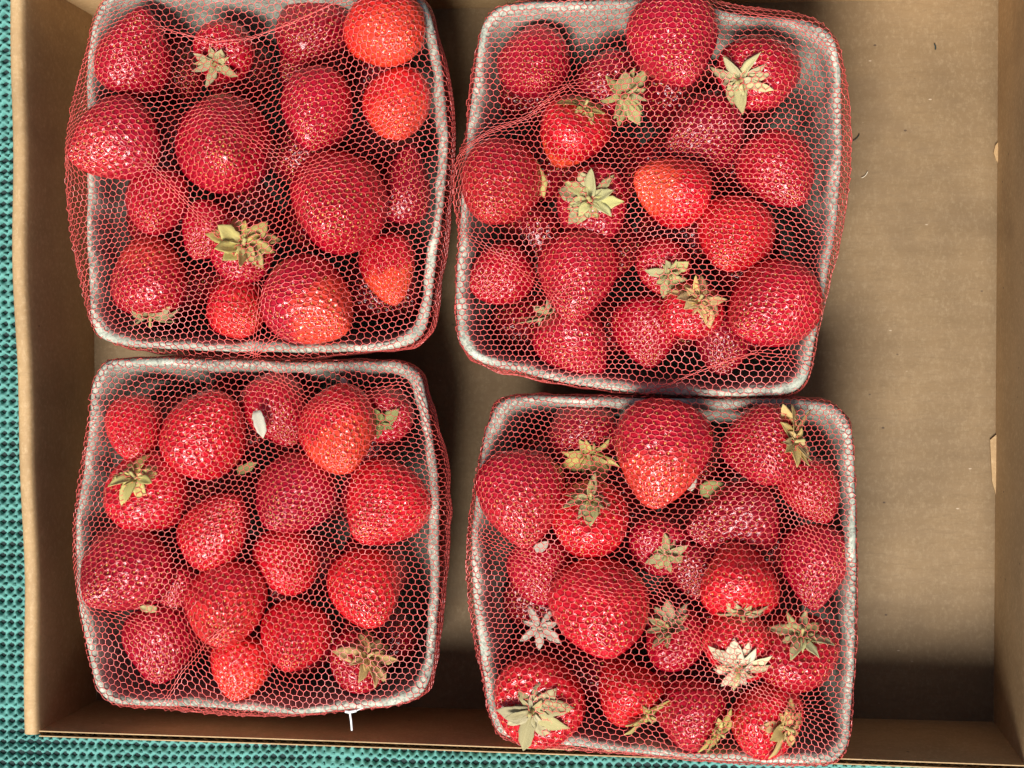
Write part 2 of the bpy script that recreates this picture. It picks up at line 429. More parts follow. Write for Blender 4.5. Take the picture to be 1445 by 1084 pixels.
def make_sepal(seed, curl, lift):
    """leaf blade along +X, unit length 1, outside face +Z"""
    r = np.random.default_rng(seed); nx, ny = 9, 5
    wd = r.uniform(.17, .27); rp = r.uniform(4, 9); V = []
    for top in (1, -1):
        for i in range(nx):
            t = i / (nx - 1)
            wdt = wd * (math.sin(math.pi * min(1, t * .80 + .14)) ** .7) * (1 - t ** rp) + .004
            if i > 1: wdt *= r.uniform(.80, 1.15)
            for j in range(ny):
                s = (j / (ny - 1) - .5) * 2
                zc = lift * t - curl * t * t
                V.append((t - .12 * abs(curl) * t * t, s * wdt + .06 * math.sin(t * 3 + seed) * t, zc + .35 * wdt * abs(s) ** 1.5 + .015 * math.sin(seed + 7 * t + 3 * s) + top * .013 * (1 - .5 * abs(s))))
    n = nx * ny; F1 = grid_faces(ny, nx); F2 = F1[:, ::-1] + n
    rim = list(range(ny)) + [j * ny + ny - 1 for j in range(1, nx)] + [(nx - 1) * ny + i for i in range(ny - 2, -1, -1)] + [j * ny for j in range(nx - 2, 0, -1)]
    rim = np.array(rim); r2 = np.roll(rim, -1)
    F3 = np.stack([r2, rim, rim + n, r2 + n], 1)
    return mesh_np('sepal', V, np.vstack([F1[:, ::-1], F2[:, ::-1], F3[:, ::-1]]), LEAF)
SEP = {'hug': [make_sepal(k, .42 + .05 * k, .10) for k in range(5)],
       'flat': [make_sepal(10 + k, .12 + .06 * k, .16) for k in range(5)],
       'up': [make_sepal(20 + k, -.25 + .1 * k, .28) for k in range(5)]}
def make_hub():
    prof = [(.0, .16), (.10, .15), (.17, .08), (.13, .03), (.07, .0), (.05, -.25), (.065, -.42), (0, -.44)]
    n = 10; V = []
    for rr, z in prof:
        for k in range(n):
            a = 2 * math.pi * k / n; V.append((rr * math.cos(a) * (1 + .1 * math.sin(3 * a)), rr * math.sin(a), z))
    return mesh_np('calyx', V, grid_faces(n, len(prof), True)[:, ::-1], LEAF)
HUB = make_hub()
# leaf tones: y yellow-green, g green, o olive, c cream, w grey-white, t tan-orange
TONE = {'y': (.68, .60, .18), 'g': (.26, .31, .10), 'o': (.48, .47, .20), 'c': (.52, .48, .26), 'm': (.46, .41, .22), 'b': (.70, .65, .42), 'w': (.58, .57, .50), 't': (.68, .46, .17)}
SKIN = {'D': (.26, .002, .016), 'C': (.42, .003, .020), 'L': (.16, .002, .008), 'R': (.60, .006, .017), 'S': (.74, .015, .018), 'O': (.78, .024, .014)}  # L: shade of the gaps put into the lower berries' skin colour
vi = 0; SEPW = []
def berry(label, group, cx, cy, wpx, lpx, ang, elev, zmm, skin, tip=0., cal=None, lower=False):
    """cal = (x, y, leaf_len_px, tone, n, style, facing) ; facing +1 towards the sky"""
    global vi
    z = zmm / 1000; c = px(cx, cy, z); s = (CH - z) / F
    Wd = wpx * s * 1.07; L = max(lpx, wpx) * s * 1.10
    if cal:
        k = px(cal[0], cal[1], z); d = Vector((c.x - k.x, c.y - k.y, 0)) / (.46 * L)
        m_ = min(d.length, .97 if cal[6] else 1.0); d = d.normalized() * m_ if d.length > 1e-6 else Vector((0, 0, 0))
        d.z = -cal[6] * math.sqrt(max(0, 1 - m_ * m_)); d.normalize()
    else:
        d = Vector((math.cos(R(ang)) * math.cos(R(elev)), math.sin(R(ang)) * math.cos(R(elev)), math.sin(R(elev))))
    q = Vector((0, 0, 1)).rotation_difference(d) @ Quaternion((0, 0, 1), random.uniform(0, 6.28))
    root = ob('strawberry', None, label=label, cat='strawberry', group=group)
    root.location = c; root.rotation_mode = 'QUATERNION'; root.rotation_quaternion = q
    me, ms, V = VARS[vi % len(VARS)]; vi += 1
    sc = (Wd / 2 * random.uniform(.98, 1.04), Wd / 2 * random.uniform(.96, 1.02), L / 2)
    b = ob('body', me, root); b.scale = sc
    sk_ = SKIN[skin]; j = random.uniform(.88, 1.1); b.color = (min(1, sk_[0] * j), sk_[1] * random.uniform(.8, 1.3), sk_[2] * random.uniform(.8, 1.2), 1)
    b['unripe_tip'] = float(tip)
    sd_ = ob('seed_layer', ms, root, kind='stuff'); sd_.scale = sc
    M = np.array(q.to_matrix()); Wv = (V * np.array(sc)) @ M.T + np.array(c)
    if cal:
        ll = cal[2] * s; hub = ob('calyx', HUB, root); hub.location = (0, 0, -L / 2 * .93)
        hub.scale = (ll * 1.0,) * 3; hub.color = (.50, .44, .16, 1)
        nsp = cal[4] + 2 + 5
        for i in range(nsp):
            sp = ob('sepal', random.choice(SEP[cal[5]] * 2 + SEP['flat'] + SEP['up'][:2]), hub)
            a = 2 * math.pi * i / (nsp - 5) + random.uniform(-.22, .22); f = random.uniform(.62, 1.15)
            if i >= nsp - 5: a = 2 * math.pi * i / 5 + random.uniform(-.3, .3); f = random.uniform(.35, .6)
            # outside face of a leaf looks away from the tip (-Z of the berry)
            sp.matrix_local = Matrix.Rotation(a, 4, 'Z') @ Matrix.Translation((.10, 0, .02 if i < nsp - 5 else -.05)) @ Matrix.Rotation(math.pi, 4, 'X') @ Matrix.Rotation(random.uniform(-.3, .22), 4, 'Y') @ Matrix.Rotation(random.uniform(-.35, .35), 4, 'X') @ Matrix.Diagonal((f, f * random.uniform(.8, 1.15), 1, 1))
            SV = np.empty(len(sp.data.vertices) * 3, np.float32); sp.data.vertices.foreach_get('co', SV); SV = SV.reshape(-1, 3)
            MM = np.array(Matrix.Translation(c) @ q.to_matrix().to_4x4() @ Matrix.Translation(hub.location) @ Matrix.Diagonal((ll, ll, ll, 1)) @ sp.matrix_local)
            SEPW.append(SV @ MM[:3, :3].T + MM[:3, 3])
            t = TONE[cal[3]]; j = random.uniform(.75, 1.2); sp.color = (min(1, t[0] * j), min(1, t[1] * j), min(1, t[2] * j * random.uniform(.8, 1.2)), 1)
    return Wv

# ------------------------------------------------------------------ the four baskets, read off the photograph
RIMZ = .0855
BASKETS = []
BASKETS.append(dict(
    key='top left', lat=(.0026, .00196, R(12)), seed=1,
    rim=[(137, 20), (124, 90), (121, 190), (121, 300), (124, 390), (129, 452), (139, 474), (165, 485), (230, 491), (310, 495), (400, 497), (480, 496), (555, 491), (583, 484), (600, 465), (609, 420), (618, 340), (628, 250), (631, 185), (624, 110), (614, 50), (604, 15), (585, -10), (555, -18), (450, -20), (320, -20), (200, -18), (155, -8)],
    net=[(133, 20), (119, 70), (104, 120), (93, 185), (90, 240), (92, 290), (100, 350), (113, 410), (126, 455), (139, 475), (165, 488), (220, 499), (300, 506), (360, 509), (430, 507), (510, 498), (583, 489), (606, 468), (620, 400), (630, 320), (638, 240), (639, 180), (632, 110), (617, 50), (606, 15), (587, -12), (555, -22), (450, -24), (320, -24), (200, -20), (153, -10)],
    folds=[([(235, 42), (300, 58), (350, 52), (410, 30), (470, 6)], 7, .80), ([(300, 160), (370, 205), (440, 245)], 14, .35), ([(225, 240), (300, 325), (380, 410), (350, 495)], 12, .55), ([(400, 470), (360, 500)], 9, .6)],
    berries=[
        ('dark crimson strawberry tucked into the top left corner of the top left basket', 192, 72, 112, 118, 60, 30, 84, 'C', 0),
        ('dim strawberry with a small crumpled cream calyx, upper edge of the top left basket', 322, 66, 88, 80, 0, 0, 72, 'C', 0, (312, 95, 34, 'c', 8, 'up', 1)),
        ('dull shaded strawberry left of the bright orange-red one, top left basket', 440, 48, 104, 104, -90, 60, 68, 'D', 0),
        ('bright orange-red strawberry in the top right corner of the top left basket', 547, 45, 108, 104, -60, 45, 91, 'O', .5),
        ('orange-red strawberry below the brightest one at the right rim, top left basket', 562, 155, 98, 104, -80, 40, 84, 'S', .5),
        ('glossy crimson strawberry above the biggest one in the top left basket', 446, 160, 116, 118, -100, 45, 86, 'C', 0),
        ('large round crimson strawberry in the middle of the top left basket', 318, 213, 142, 144, -60, 60, 89, 'C', 0),
        ('crimson strawberry bulging over the left rim of the top left basket', 158, 200, 124, 124, -150, 35, 91, 'C', .15),
        ('small crimson strawberry below the one bulging over the left rim', 219, 291, 92, 96, -90, 50, 82, 'C', 0),
        ('biggest deep red strawberry, right of centre in the top left basket', 473, 291, 142, 142, -110, 60, 91, 'C', 0),
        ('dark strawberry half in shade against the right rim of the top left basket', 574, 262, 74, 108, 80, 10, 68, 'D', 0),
        ('dim crimson strawberry sunk left of the yellow star calyx in the top left basket', 292, 330, 82, 82, -120, 30, 74, 'C', 0),
        ('strawberry carrying the large yellow star-shaped calyx in the top left basket', 340, 360, 92, 88, 0, 0, 78, 'C', 0, (354, 348, 50, 'y', 10, 'flat', 1)),
        ('crimson strawberry with pale shoulder, bottom left corner of the top left basket', 212, 390, 112, 92, 80, 20, 80, 'C', .3, (212, 437, 40, 'c', 8, 'hug', 0)),
        ('small red strawberry below the yellow calyx, bottom edge of the top left basket', 336, 440, 86, 84, -60, 45, 82, 'R', .2),
        ('wide red strawberry with an orange tip near the bottom rim of the top left basket', 444, 434, 134, 112, -35, 30, 88, 'C', .7),
        ('narrow strawberry with an orange tip by the lower right rim of the top left basket', 549, 382, 78, 104, -75, 25, 76, 'R', .8)]))
BASKETS.append(dict(
    key='top right', lat=(.0027, .00190, R(-2)), seed=2,
    rim=[(684, 30), (674, 75), (664, 140), (655, 230), (649, 320), (644, 400), (645, 460), (652, 488), (675, 508), (740, 526), (830, 546), (920, 556), (1010, 558), (1090, 558), (1121, 552), (1139, 532), (1150, 480), (1163, 410), (1178, 330), (1187, 240), (1187, 150), (1183, 85), (1172, 48), (1140, 30), (1050, 20), (980, 4), (900, -2), (800, 1), (720, 6), (697, 14)],
    net=[(682, 30), (668, 80), (658, 140), (655, 190), (641, 232), (638, 280), (645, 330), (641, 400), (642, 462), (650, 492), (675, 515), (740, 533), (830, 550), (920, 560), (1010, 562), (1090, 562), (1124, 555), (1143, 534), (1157, 470), (1172, 400), (1189, 330), (1201, 250), (1203, 180), (1196, 110), (1181, 52), (1150, 24), (1100, 12), (1050, 6), (980, -6), (900, -10), (800, -4), (720, 3), (697, 10)],
    folds=[([(655, 212), (700, 185), (745, 168), (800, 122)], 12, .62), ([(655, 330), (720, 370), (780, 420)], 11, .5), ([(905, 560), (960, 535), (1010, 515), (1062, 498)], 7, .8), ([(1165, 330), (1130, 420), (1110, 500)], 14, .4), ([(1160, 60), (1120, 30), (1050, 15)], 8, .5)],
    berries=[
        ('dim red strawberry in the upper left corner of the top right basket', 755, 96, 102, 98, -80, 50, 76, 'C', 0),
        ('large dark crimson strawberry poking over the top rim of the top right basket', 952, 64, 126, 136, -80, 40, 95, 'C', 0),
        ('crimson strawberry with pale calyx on its left, top right corner, top right basket', 1076, 98, 104, 130, 0, 0, 88, 'C', 0, (1046, 122, 42, 'c', 9, 'hug', 1)),
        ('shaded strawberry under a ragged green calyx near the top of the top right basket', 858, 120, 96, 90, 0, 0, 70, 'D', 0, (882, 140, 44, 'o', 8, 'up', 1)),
        ('orange-bottomed strawberry with thin leaves on its shoulder, upper left, top right basket', 806, 192, 100, 98, 0, 0, 82, 'R', .8, (826, 158, 34, 'y', 8, 'hug', 1)),
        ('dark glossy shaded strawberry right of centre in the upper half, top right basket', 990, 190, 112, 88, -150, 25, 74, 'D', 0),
        ('dark red wedge-shaped strawberry along the right rim of the top right basket', 1102, 246, 106, 112, -60, 25, 80, 'C', 0),
        ('bright crimson strawberry bulging over the left rim of the top right basket', 704, 266, 120, 126, -100, 45, 92, 'C', .1),
        ('strawberry facing up with a wide green star calyx, centre of the top right basket', 840, 292, 104, 100, 0, 0, 78, 'C', 0, (836, 288, 48, 'o', 10, 'flat', 1)),
        ('orange-red strawberry right of the wide green star calyx in the top right basket', 946, 268, 104, 96, 165, 25, 88, 'R', .9),
        ('plump red strawberry below and right of the orange-red one in the top right basket', 1035, 337, 104, 98, -110, 45, 85, 'R', 0),
        ('narrow red strawberry with a crumpled leaf on it, middle of the top right basket', 930, 368, 74, 94, 0, 0, 77, 'C', 0, (944, 390, 30, 'o', 6, 'up', 1)),
        ('long crimson strawberry pointing down in the left half of the top right basket', 814, 392, 108, 126, -95, 30, 88, 'C', 0),
        ('dim crimson strawberry against the lower left rim of the top right basket', 706, 388, 82, 92, -140, 30, 74, 'C', 0),
        ('red strawberry with a tan rosette calyx in the lower half of the top right basket', 974, 442, 84, 84, 0, 0, 80, 'R', 0, (986, 426, 40, 't', 11, 'flat', 1)),
        ('very glossy crimson strawberry in the lower right corner of the top right basket', 1086, 436, 128, 124, -140, 40, 87, 'C', 0),
        ('strawberry with spread pale leaves at upper left, bottom edge, top right basket', 812, 484, 108, 84, 0, 0, 78, 'C', 0, (774, 436, 42, 'c', 8, 'up', 1)),
        ('dim crimson strawberry low at the bottom edge of the top right basket', 912, 472, 96, 80, -90, 20, 71, 'C', 0),
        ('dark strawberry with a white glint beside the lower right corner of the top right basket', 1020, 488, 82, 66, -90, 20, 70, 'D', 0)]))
BASKETS.append(dict(
    key='bottom left', lat=(.0026, .0020, R(-10)), seed=3,
    rim=[(131, 540), (124, 600), (116, 660), (107, 740), (108, 820), (118, 890), (130, 945), (139, 974), (158, 991), (200, 996), (300, 1000), (400, 1007), (500, 1001), (565, 993), (592, 982), (604, 962), (611, 920), (617, 850), (619, 750), (617, 670), (608, 610), (601, 560), (592, 528), (570, 513), (520, 510), (450, 512), (300, 507), (180, 507), (150, 512)],
    net=[(130, 540), (122, 600), (110, 670), (101, 750), (103, 800), (115, 885), (128, 945), (137, 976), (158, 995), (230, 1003), (330, 1012), (430, 1012), (500, 1004), (567, 996), (596, 984), (608, 960), (619, 890), (628, 800), (632, 720), (628, 650), (614, 595), (603, 560), (594, 526), (570, 510), (520, 507), (450, 508), (300, 504), (180, 504), (147, 509)],
    folds=[([(235, 985), (255, 950), (300, 905), (330, 880)], 9, .6), ([(590, 530), (600, 600), (610, 700)], 9, .4), ([(400, 540), (450, 575), (500, 570), (560, 540)], 12, .4), ([(110, 800), (150, 850), (200, 880)], 12, .35)],
    berries=[
        ('small red strawberry in the upper left corner of the bottom left basket', 190, 606, 76, 98, -80, 30, 80, 'R', 0),
        ('rounded red strawberry second from the left along the top of the bottom left basket', 290, 610, 120, 114, 60, 35, 86, 'R', 0),
        ('dim strawberry behind a small white petal near the top of the bottom left basket', 392, 582, 92, 110, -60, 25, 77, 'C', 0),
        ('bright scarlet strawberry with orange lower tip near the top right of the bottom left basket', 480, 612, 116, 124, -70, 35, 91, 'R', .7),
        ('shaded strawberry with bits of green leaf, upper right corner, bottom left basket', 548, 580, 78, 100, 0, 0, 72, 'C', 0, (546, 596, 28, 'g', 5, 'flat', 1)),
        ('red strawberry with yellow-green calyx and stem stub, left side, bottom left basket', 213, 702, 120, 100, 0, 0, 81, 'R', 0, (206, 672, 40, 'y', 9, 'hug', 1)),
        ('pinkish crimson strawberry in the middle of the bottom left basket', 411, 705, 116, 114, -110, 45, 86, 'C', 0),
        ('cone-shaped red strawberry left of the middle one in the bottom left basket', 308, 746, 104, 118, 45, 30, 87, 'R', 0),
        ('round red strawberry against the right rim of the bottom left basket', 540, 718, 118, 116, -120, 45, 88, 'R', 0),
        ('large dark crimson strawberry against the left rim of the bottom left basket', 172, 810, 130, 116, -130, 40, 86, 'C', 0),
        ('small dim strawberry wedged right of the big dark one in the bottom left basket', 246, 832, 72, 66, -90, 20, 72, 'C', 0),
        ('small red strawberry below the pinkish one in the middle of the bottom left basket', 405, 795, 92, 80, -70, 40, 79, 'R', 0),
        ('shiny red strawberry tapering downward above the tan calyx in the bottom left basket', 515, 833, 104, 110, -75, 30, 86, 'R', 0),
        ('large scarlet strawberry in the lower middle of the bottom left basket', 319, 862, 120, 118, -80, 50, 91, 'R', .2),
        ('shaded dark strawberry in the lower left corner of the bottom left basket', 226, 908, 106, 94, -80, 30, 75, 'C', 0),
        ('red strawberry right of the large scarlet one at the bottom of the bottom left basket', 413, 905, 100, 96, -100, 50, 84, 'R', 0),
        ('orange-red strawberry low at the bottom rim of the bottom left basket', 339, 944, 90, 64, -90, 25, 77, 'S', .3),
        ('strawberry carrying a spiky tan calyx in the lower right corner of the bottom left basket', 500, 938, 84, 80, 0, 0, 76, 'C', 0, (524, 922, 44, 't', 11, 'flat', 1))]))
BASKETS.append(dict(
    key='bottom right', lat=(.0027, .00196, R(-8)), seed=4,
    rim=[(688, 598), (678, 650), (669, 720), (666, 800), (674, 900), (684, 960), (692, 1010), (705, 1035), (740, 1046), (800, 1054), (900, 1064), (1000, 1072), (1090, 1077), (1150, 1078), (1178, 1074), (1194, 1054), (1201, 1000), (1207, 900), (1208, 800), (1206, 700), (1203, 620), (1195, 590), (1172, 570), (1120, 564), (1000, 563), (850, 561), (740, 560), (706, 567)],
    net=[(686, 598), (672, 660), (660, 730), (656, 800), (664, 890), (680, 965), (690, 1014), (704, 1040), (740, 1051), (800, 1060), (900, 1068), (1000, 1077), (1090, 1082), (1150, 1083), (1182, 1078), (1198, 1056), (1205, 1000), (1211, 900), (1212, 800), (1209, 700), (1205, 618), (1197, 587), (1172, 566), (1120, 560), (1000, 559), (850, 557), (740, 556), (702, 563)],
    folds=[([(680, 760), (740, 780), (860, 840)], 14, .35), ([(1060, 600), (1110, 700), (1180, 800)], 14, .35), ([(930, 830), (1010, 930), (1120, 1000)], 16, .4), ([(700, 1045), (800, 1055), (950, 1072)], 6, .5)],
    berries=[
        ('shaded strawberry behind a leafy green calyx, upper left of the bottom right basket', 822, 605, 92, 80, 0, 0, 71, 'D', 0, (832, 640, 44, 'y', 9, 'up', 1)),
        ('largest strawberry, deep red with pale orange tip, top middle of the bottom right basket', 930, 643, 134, 150, -100, 25, 95, 'C', .5),
        ('glossy crimson strawberry with tan calyx on its right, upper right, bottom right basket', 1073, 628, 108, 104, 0, 0, 87, 'C', 0, (1118, 622, 42, 't', 8, 'flat', 1)),
        ('crimson strawberry bulging at the left rim of the bottom right basket', 736, 708, 124, 130, -80, 40, 90, 'C', .1),
        ('glossy red strawberry under small green calyx, left of the largest, bottom right basket', 833, 742, 110, 106, 0, 0, 84, 'R', 0, (836, 704, 36, 'o', 8, 'hug', 1)),
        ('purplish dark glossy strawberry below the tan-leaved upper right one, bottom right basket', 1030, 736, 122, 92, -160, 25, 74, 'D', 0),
        ('dim red strawberry tucked at the upper right rim of the bottom right basket', 1145, 695, 88, 90, -70, 30, 75, 'C', 0),
        ('half-shaded strawberry with a torn green leaf in the middle of the bottom right basket', 925, 762, 84, 78, 0, 0, 72, 'C', 0, (940, 778, 32, 'o', 6, 'flat', 1)),
        ('bright red strawberry with leaves underneath, right of centre, bottom right basket', 1041, 816, 106, 104, 0, 0, 87, 'R', 0, (1047, 860, 36, 'c', 8, 'hug', 1)),
        ('dull dark strawberry at the right rim of the bottom right basket', 1149, 802, 98, 112, -100, 30, 78, 'C', 0),
        ('small crimson strawberry below the one at the left rim of the bottom right basket', 765, 806, 92, 76, -70, 30, 77, 'C', 0),
        ('big rounded scarlet strawberry left of the middle in the bottom right basket', 846, 862, 130, 130, -80, 50, 90, 'R', 0),
        ('strawberry with a frayed whitish calyx in the lower middle of the bottom right basket', 958, 908, 88, 84, 0, 0, 76, 'C', 0, (946, 884, 38, 'c', 8, 'up', 1)),
        ('red strawberry resting on a fan of cream leaves, lower right of the bottom right basket', 1044, 900, 104, 92, 0, 0, 84, 'R', 0, (1041, 936, 46, 'b', 10, 'flat', 1)),
        ('dark strawberry with an olive leaf above it, lower right rim of the bottom right basket', 1120, 930, 114, 100, 0, 0, 78, 'C', 0, (1128, 892, 40, 'o', 6, 'flat', 1)),
        ('pink-red strawberry under the largest cream calyx, bottom left corner, bottom right basket', 764, 984, 126, 108, 0, 0, 78, 'R', .2, (757, 992, 50, 'm', 8, 'hug', 1)),
        ('red strawberry with leaf at its lower right, bottom row of the bottom right basket', 884, 972, 92, 92, 0, 0, 83, 'R', 0, (912, 1004, 38, 'y', 7, 'flat', 1)),
        ('crimson strawberry with leaves on its right, bottom row of the bottom right basket', 970, 1004, 96, 102, 0, 0, 82, 'C', 0, (1010, 1027, 38, 'y', 7, 'flat', 1)),
        ('rightmost small red strawberry on the bottom row, with a tan calyx, bottom right basket', 1072, 1012, 100, 88, 0, 0, 81, 'R', 0, (1106, 1020, 40, 't', 9, 'flat', 1)),
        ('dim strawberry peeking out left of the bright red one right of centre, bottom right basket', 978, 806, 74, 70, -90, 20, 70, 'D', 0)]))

def nearest_on(C, X, Y):
    """signed distance (outside +), nearest point and outward normal on closed ccw curve"""
    A = C; B = np.roll(C, -1, 0); AB = B - A; L2 = (AB ** 2).sum(1)
    P = np.stack([X, Y], 1); best = np.full(len(P), 9.); q = np.zeros((len(P), 2)); idx = np.zeros(len(P), int)
    for k in range(0, len(P), 3000):
        p = P[k:k + 3000, None, :]; t = np.clip(((p - A) * AB).sum(2) / L2, 0, 1)
        Q = A + AB * t[..., None]; d = np.linalg.norm(p - Q, axis=2); j = d.argmin(1)
        r_ = np.arange(len(j)); best[k:k + 3000] = d[r_, j]; q[k:k + 3000] = Q[r_, j]; idx[k:k + 3000] = j
    T = np.roll(C, -2, 0) - np.roll(C, 2, 0); T /= np.linalg.norm(T, axis=1, keepdims=True)
    Nn = np.stack([T[:, 1], -T[:, 0]], 1)[idx]
    ins = inside_poly(X, Y, C)
    return np.where(ins, -best, best), q, Nn

def build_basket(B):
    key = B['key']
    rim = closed_curve([tuple(px(x, y, RIMZ))[:2] for x, y in B['rim']], 220)
    net = closed_curve([tuple(px(x, y, RIMZ - .003))[:2] for x, y in B['net']], 260)
    cen = rim.mean(0)
    # ---- pulp basket
    root = ob('berry_basket', None, label='grey moulded pulp basket of strawberries under red net, %s of the four' % key, cat='basket', group='pulp baskets in the carton')
    root.location = (cen[0], cen[1], FZ)
    def shell(name, prof, cap=None):
        V = []; n = len(rim); ang = np.linspace(0, 2 * math.pi, n, endpoint=False)
        for k, (ins, z) in enumerate(prof):
            f = 1 - ins / .065
            wob = .0005 * np.sin(ang * 7 + B['seed']) + .0004 * np.sin(ang * 17 + B['seed'] * 3) + .00025 * np.sin(ang * 41)
            zz = z + (.0010 * np.sin(ang * 4 + B['seed']) + .0004 * np.sin(ang * 13)) * (z > .07)
            P = cen + (rim - cen) * f
            d = (rim - cen) / np.linalg.norm(rim - cen, axis=1, keepdims=True)
            P = P + d * (wob * (1 if ins > 2e-3 else .3))[:, None]
            V.append(np.stack([P[:, 0] - cen[0], P[:, 1] - cen[1], zz - FZ], 1))
        V = np.vstack(V); Fc = grid_faces(n, len(prof), True)
        me = mesh_np(name, V, Fc, PULP)
        return ob(name, me, root)
    shell('rim', [(.0030, .0765), (.0016, .0790), (.0003, .0822), (-.0001, .0838), (.0003, .0852), (.0012, .0858), (.0020, .0857), (.0027, .0850), (.0032, .0838), (.0038, .0800)][::1])
    shell('wall', [(.064, .0038), (.0165, .0038), (.0150, .0050), (.0100, .030), (.0050, .060), (.0025, .0775), (.0031, .0825), (.0038, .0790), (.0042, .070), (.0048, .055), (.0085, .028), (.0165, .009), (.019, .0066), (.064, .0062)])
    # ---- berries
    SEPW.clear()
    grp = 'strawberries in the %s basket' % key
    pts = [berry(b[0], grp, *b[1:10], cal=b[10] if len(b) > 10 else None) if len(b) > 10 else berry(b[0], grp, *b[1:10]) for b in B['berries']]
    lo = rim.min(0); hi = rim.max(0)
    for j, row in enumerate(('bottom', 'third', 'second', 'top')):
        for i, side in enumerate(('far left', 'left of centre', 'right of centre', 'far right')):
            X = lo[0] + (hi[0] - lo[0]) * (.175 + .198 * i) + random.uniform(-.002, .002); Y = lo[1] + (hi[1] - lo[1]) * (.185 + .210 * j) + random.uniform(-.002, .002)
            z = .047 + random.uniform(-.004, .004)
            v = Vector((X, Y, z)) - Vector((0, 0, CH)); t = v.dot(fwd)
            cx = v.dot(right) / t * F + W0 / 2; cy = -v.dot(up) / t * F + H0 / 2
            berry('shade-darkened lower-layer strawberry, %s row, %s, %s basket' % (row, side, key), 'lower layer of strawberries in the %s basket' % key, cx, cy, 106, 110, random.uniform(0, 360), random.uniform(-30, 60), z * 1000, 'L', 0)  # skin darkened to stand in for shade between the top berries
    # ---- net: membrane stretched over rim and berries
    h = .0008; g0 = net.min(0) - .004; g1 = net.max(0) + .004
    nx = int((g1[0] - g0[0]) / h) + 1; ny = int((g1[1] - g0[1]) / h) + 1
    GX, GY = np.meshgrid(g0[0] + np.arange(nx) * h, g0[1] + np.arange(ny) * h)
    ob_ = np.full((ny, nx), .060)
    for P in pts:
        ix = ((P[:, 0] - g0[0]) / h).round().astype(int); iy = ((P[:, 1] - g0[1]) / h).round().astype(int)
        ok = (ix >= 0) & (ix < nx) & (iy >= 0) & (iy < ny)
        np.maximum.at(ob_, (iy[ok], ix[ok]), P[ok, 2] + .0006)
    for P in SEPW:
        ix = ((P[:, 0] - g0[0]) / h).round().astype(int); iy = ((P[:, 1] - g0[1]) / h).round().astype(int)
        for ddx in (-1, 0, 1):
            for ddy in (-1, 0, 1):
                jx = ix + ddx; jy = iy + ddy
                ok = (jx >= 0) & (jx < nx) & (jy >= 0) & (jy < ny)
                np.maximum.at(ob_, (jy[ok], jx[ok]), np.minimum(P[ok, 2] + .0006, .106))
    dr, _, _ = nearest_on(rim, GX.ravel(), GY.ravel()); dr = dr.reshape(GX.shape)
    ob_ = np.where((dr < .0003) & (dr > -.0035), np.maximum(ob_, .0866), ob_)
    ins = inside_poly(GX, GY, net)
    pin = .0815
    Z = np.where(ins, np.maximum(ob_, .086), pin)
    for it in range(700):
        A_ = (np.roll(Z, 1, 0) + np.roll(Z, -1, 0) + np.roll(Z, 1, 1) + np.roll(Z, -1, 1)) / 4
        Z = np.where(ins, np.maximum(ob_, A_ - .000004), pin)
    # lattice
    a, b, rot = B['lat']; Rr = b * 2 / 3; ext = .150; ni = int(ext / a) + 2; nj = int(ext / b) + 2
    J, I = np.meshgrid(np.arange(-nj, nj + 1), np.arange(-2 * ni, 2 * ni + 1), indexing='ij')
    cxs = (I + J / 2) * a; cys = J * b
    keep = (np.abs(cxs) < ext) & (np.abs(cys) < ext)
    idm = -np.ones((J.shape[0], J.shape[1]), int); idm[keep] = np.arange(keep.sum()); nk = keep.sum()
    V1 = np.stack([cxs[keep], cys[keep] + Rr], 1); V2 = np.stack([cxs[keep], cys[keep] - Rr], 1)
    P = np.vstack([V1, V2]); E = []
    for (di, dj) in ((0, 1), (-1, 1), (-1, 2)):
        A0 = idm[:idm.shape[0] - dj, :]; A1 = idm[dj:, :]
        if di: A0 = A0[:, 1:]; A1 = A1[:, :-1]
        ok = (A0 >= 0) & (A1 >= 0); E.append(np.stack([A0[ok], A1[ok] + nk], 1))
    E = np.vstack(E)
    # stretch: local strain, jitter and slow warps
    sd_ = B['seed'] * 10
    P = P + RNG.normal(0, .00013, P.shape)
    c_, s_ = math.cos(rot), math.sin(rot); P = P @ np.array([[c_, s_], [-s_, c_]])
    x, y = P[:, 0].copy(), P[:, 1].copy()
    P[:, 0] += .0055 * smooth_noise(x, y, sd_ + 1, 38) + .0012 * smooth_noise(x, y, sd_ + 2, 140)
    P[:, 1] += .0065 * smooth_noise(x, y, sd_ + 3, 38) + .0013 * smooth_noise(x, y, sd_ + 4, 140)
    P = P + cen
    ridge = np.zeros(len(P))
    for (poly, wpx, st) in B['folds']:
        Q = np.array([tuple(px(x_, y_, .09))[:2] for x_, y_ in poly]); wd = wpx * .000264
        best = np.full(len(P), 9.); nq = np.zeros((len(P), 2))
        for u in range(len(Q) - 1):
            ab = Q[u + 1] - Q[u]; t = np.clip(((P - Q[u]) @ ab) / (ab @ ab), 0, 1); q = Q[u] + t[:, None] * ab
            d = np.linalg.norm(P - q, axis=1); mk = d < best; best[mk] = d[mk]; nq[mk] = q[mk]
        st = min(.92, st * 1.2); f = st * np.exp(-(best / (wd * 2.6)) ** 1.6)
        P = P + (nq - P) * f[:, None]
        ridge = np.maximum(ridge, st * np.exp(-(best / (wd * 1.3)) ** 2))
    sdist, q, nn = nearest_on(net, P[:, 0], P[:, 1])
    fx = np.clip((P[:, 0] - g0[0]) / h, 0, nx - 1.001); fy = np.clip((P[:, 1] - g0[1]) / h, 0, ny - 1.001)
    i0 = fx.astype(int); j0 = fy.astype(int); tx = fx - i0; ty = fy - j0
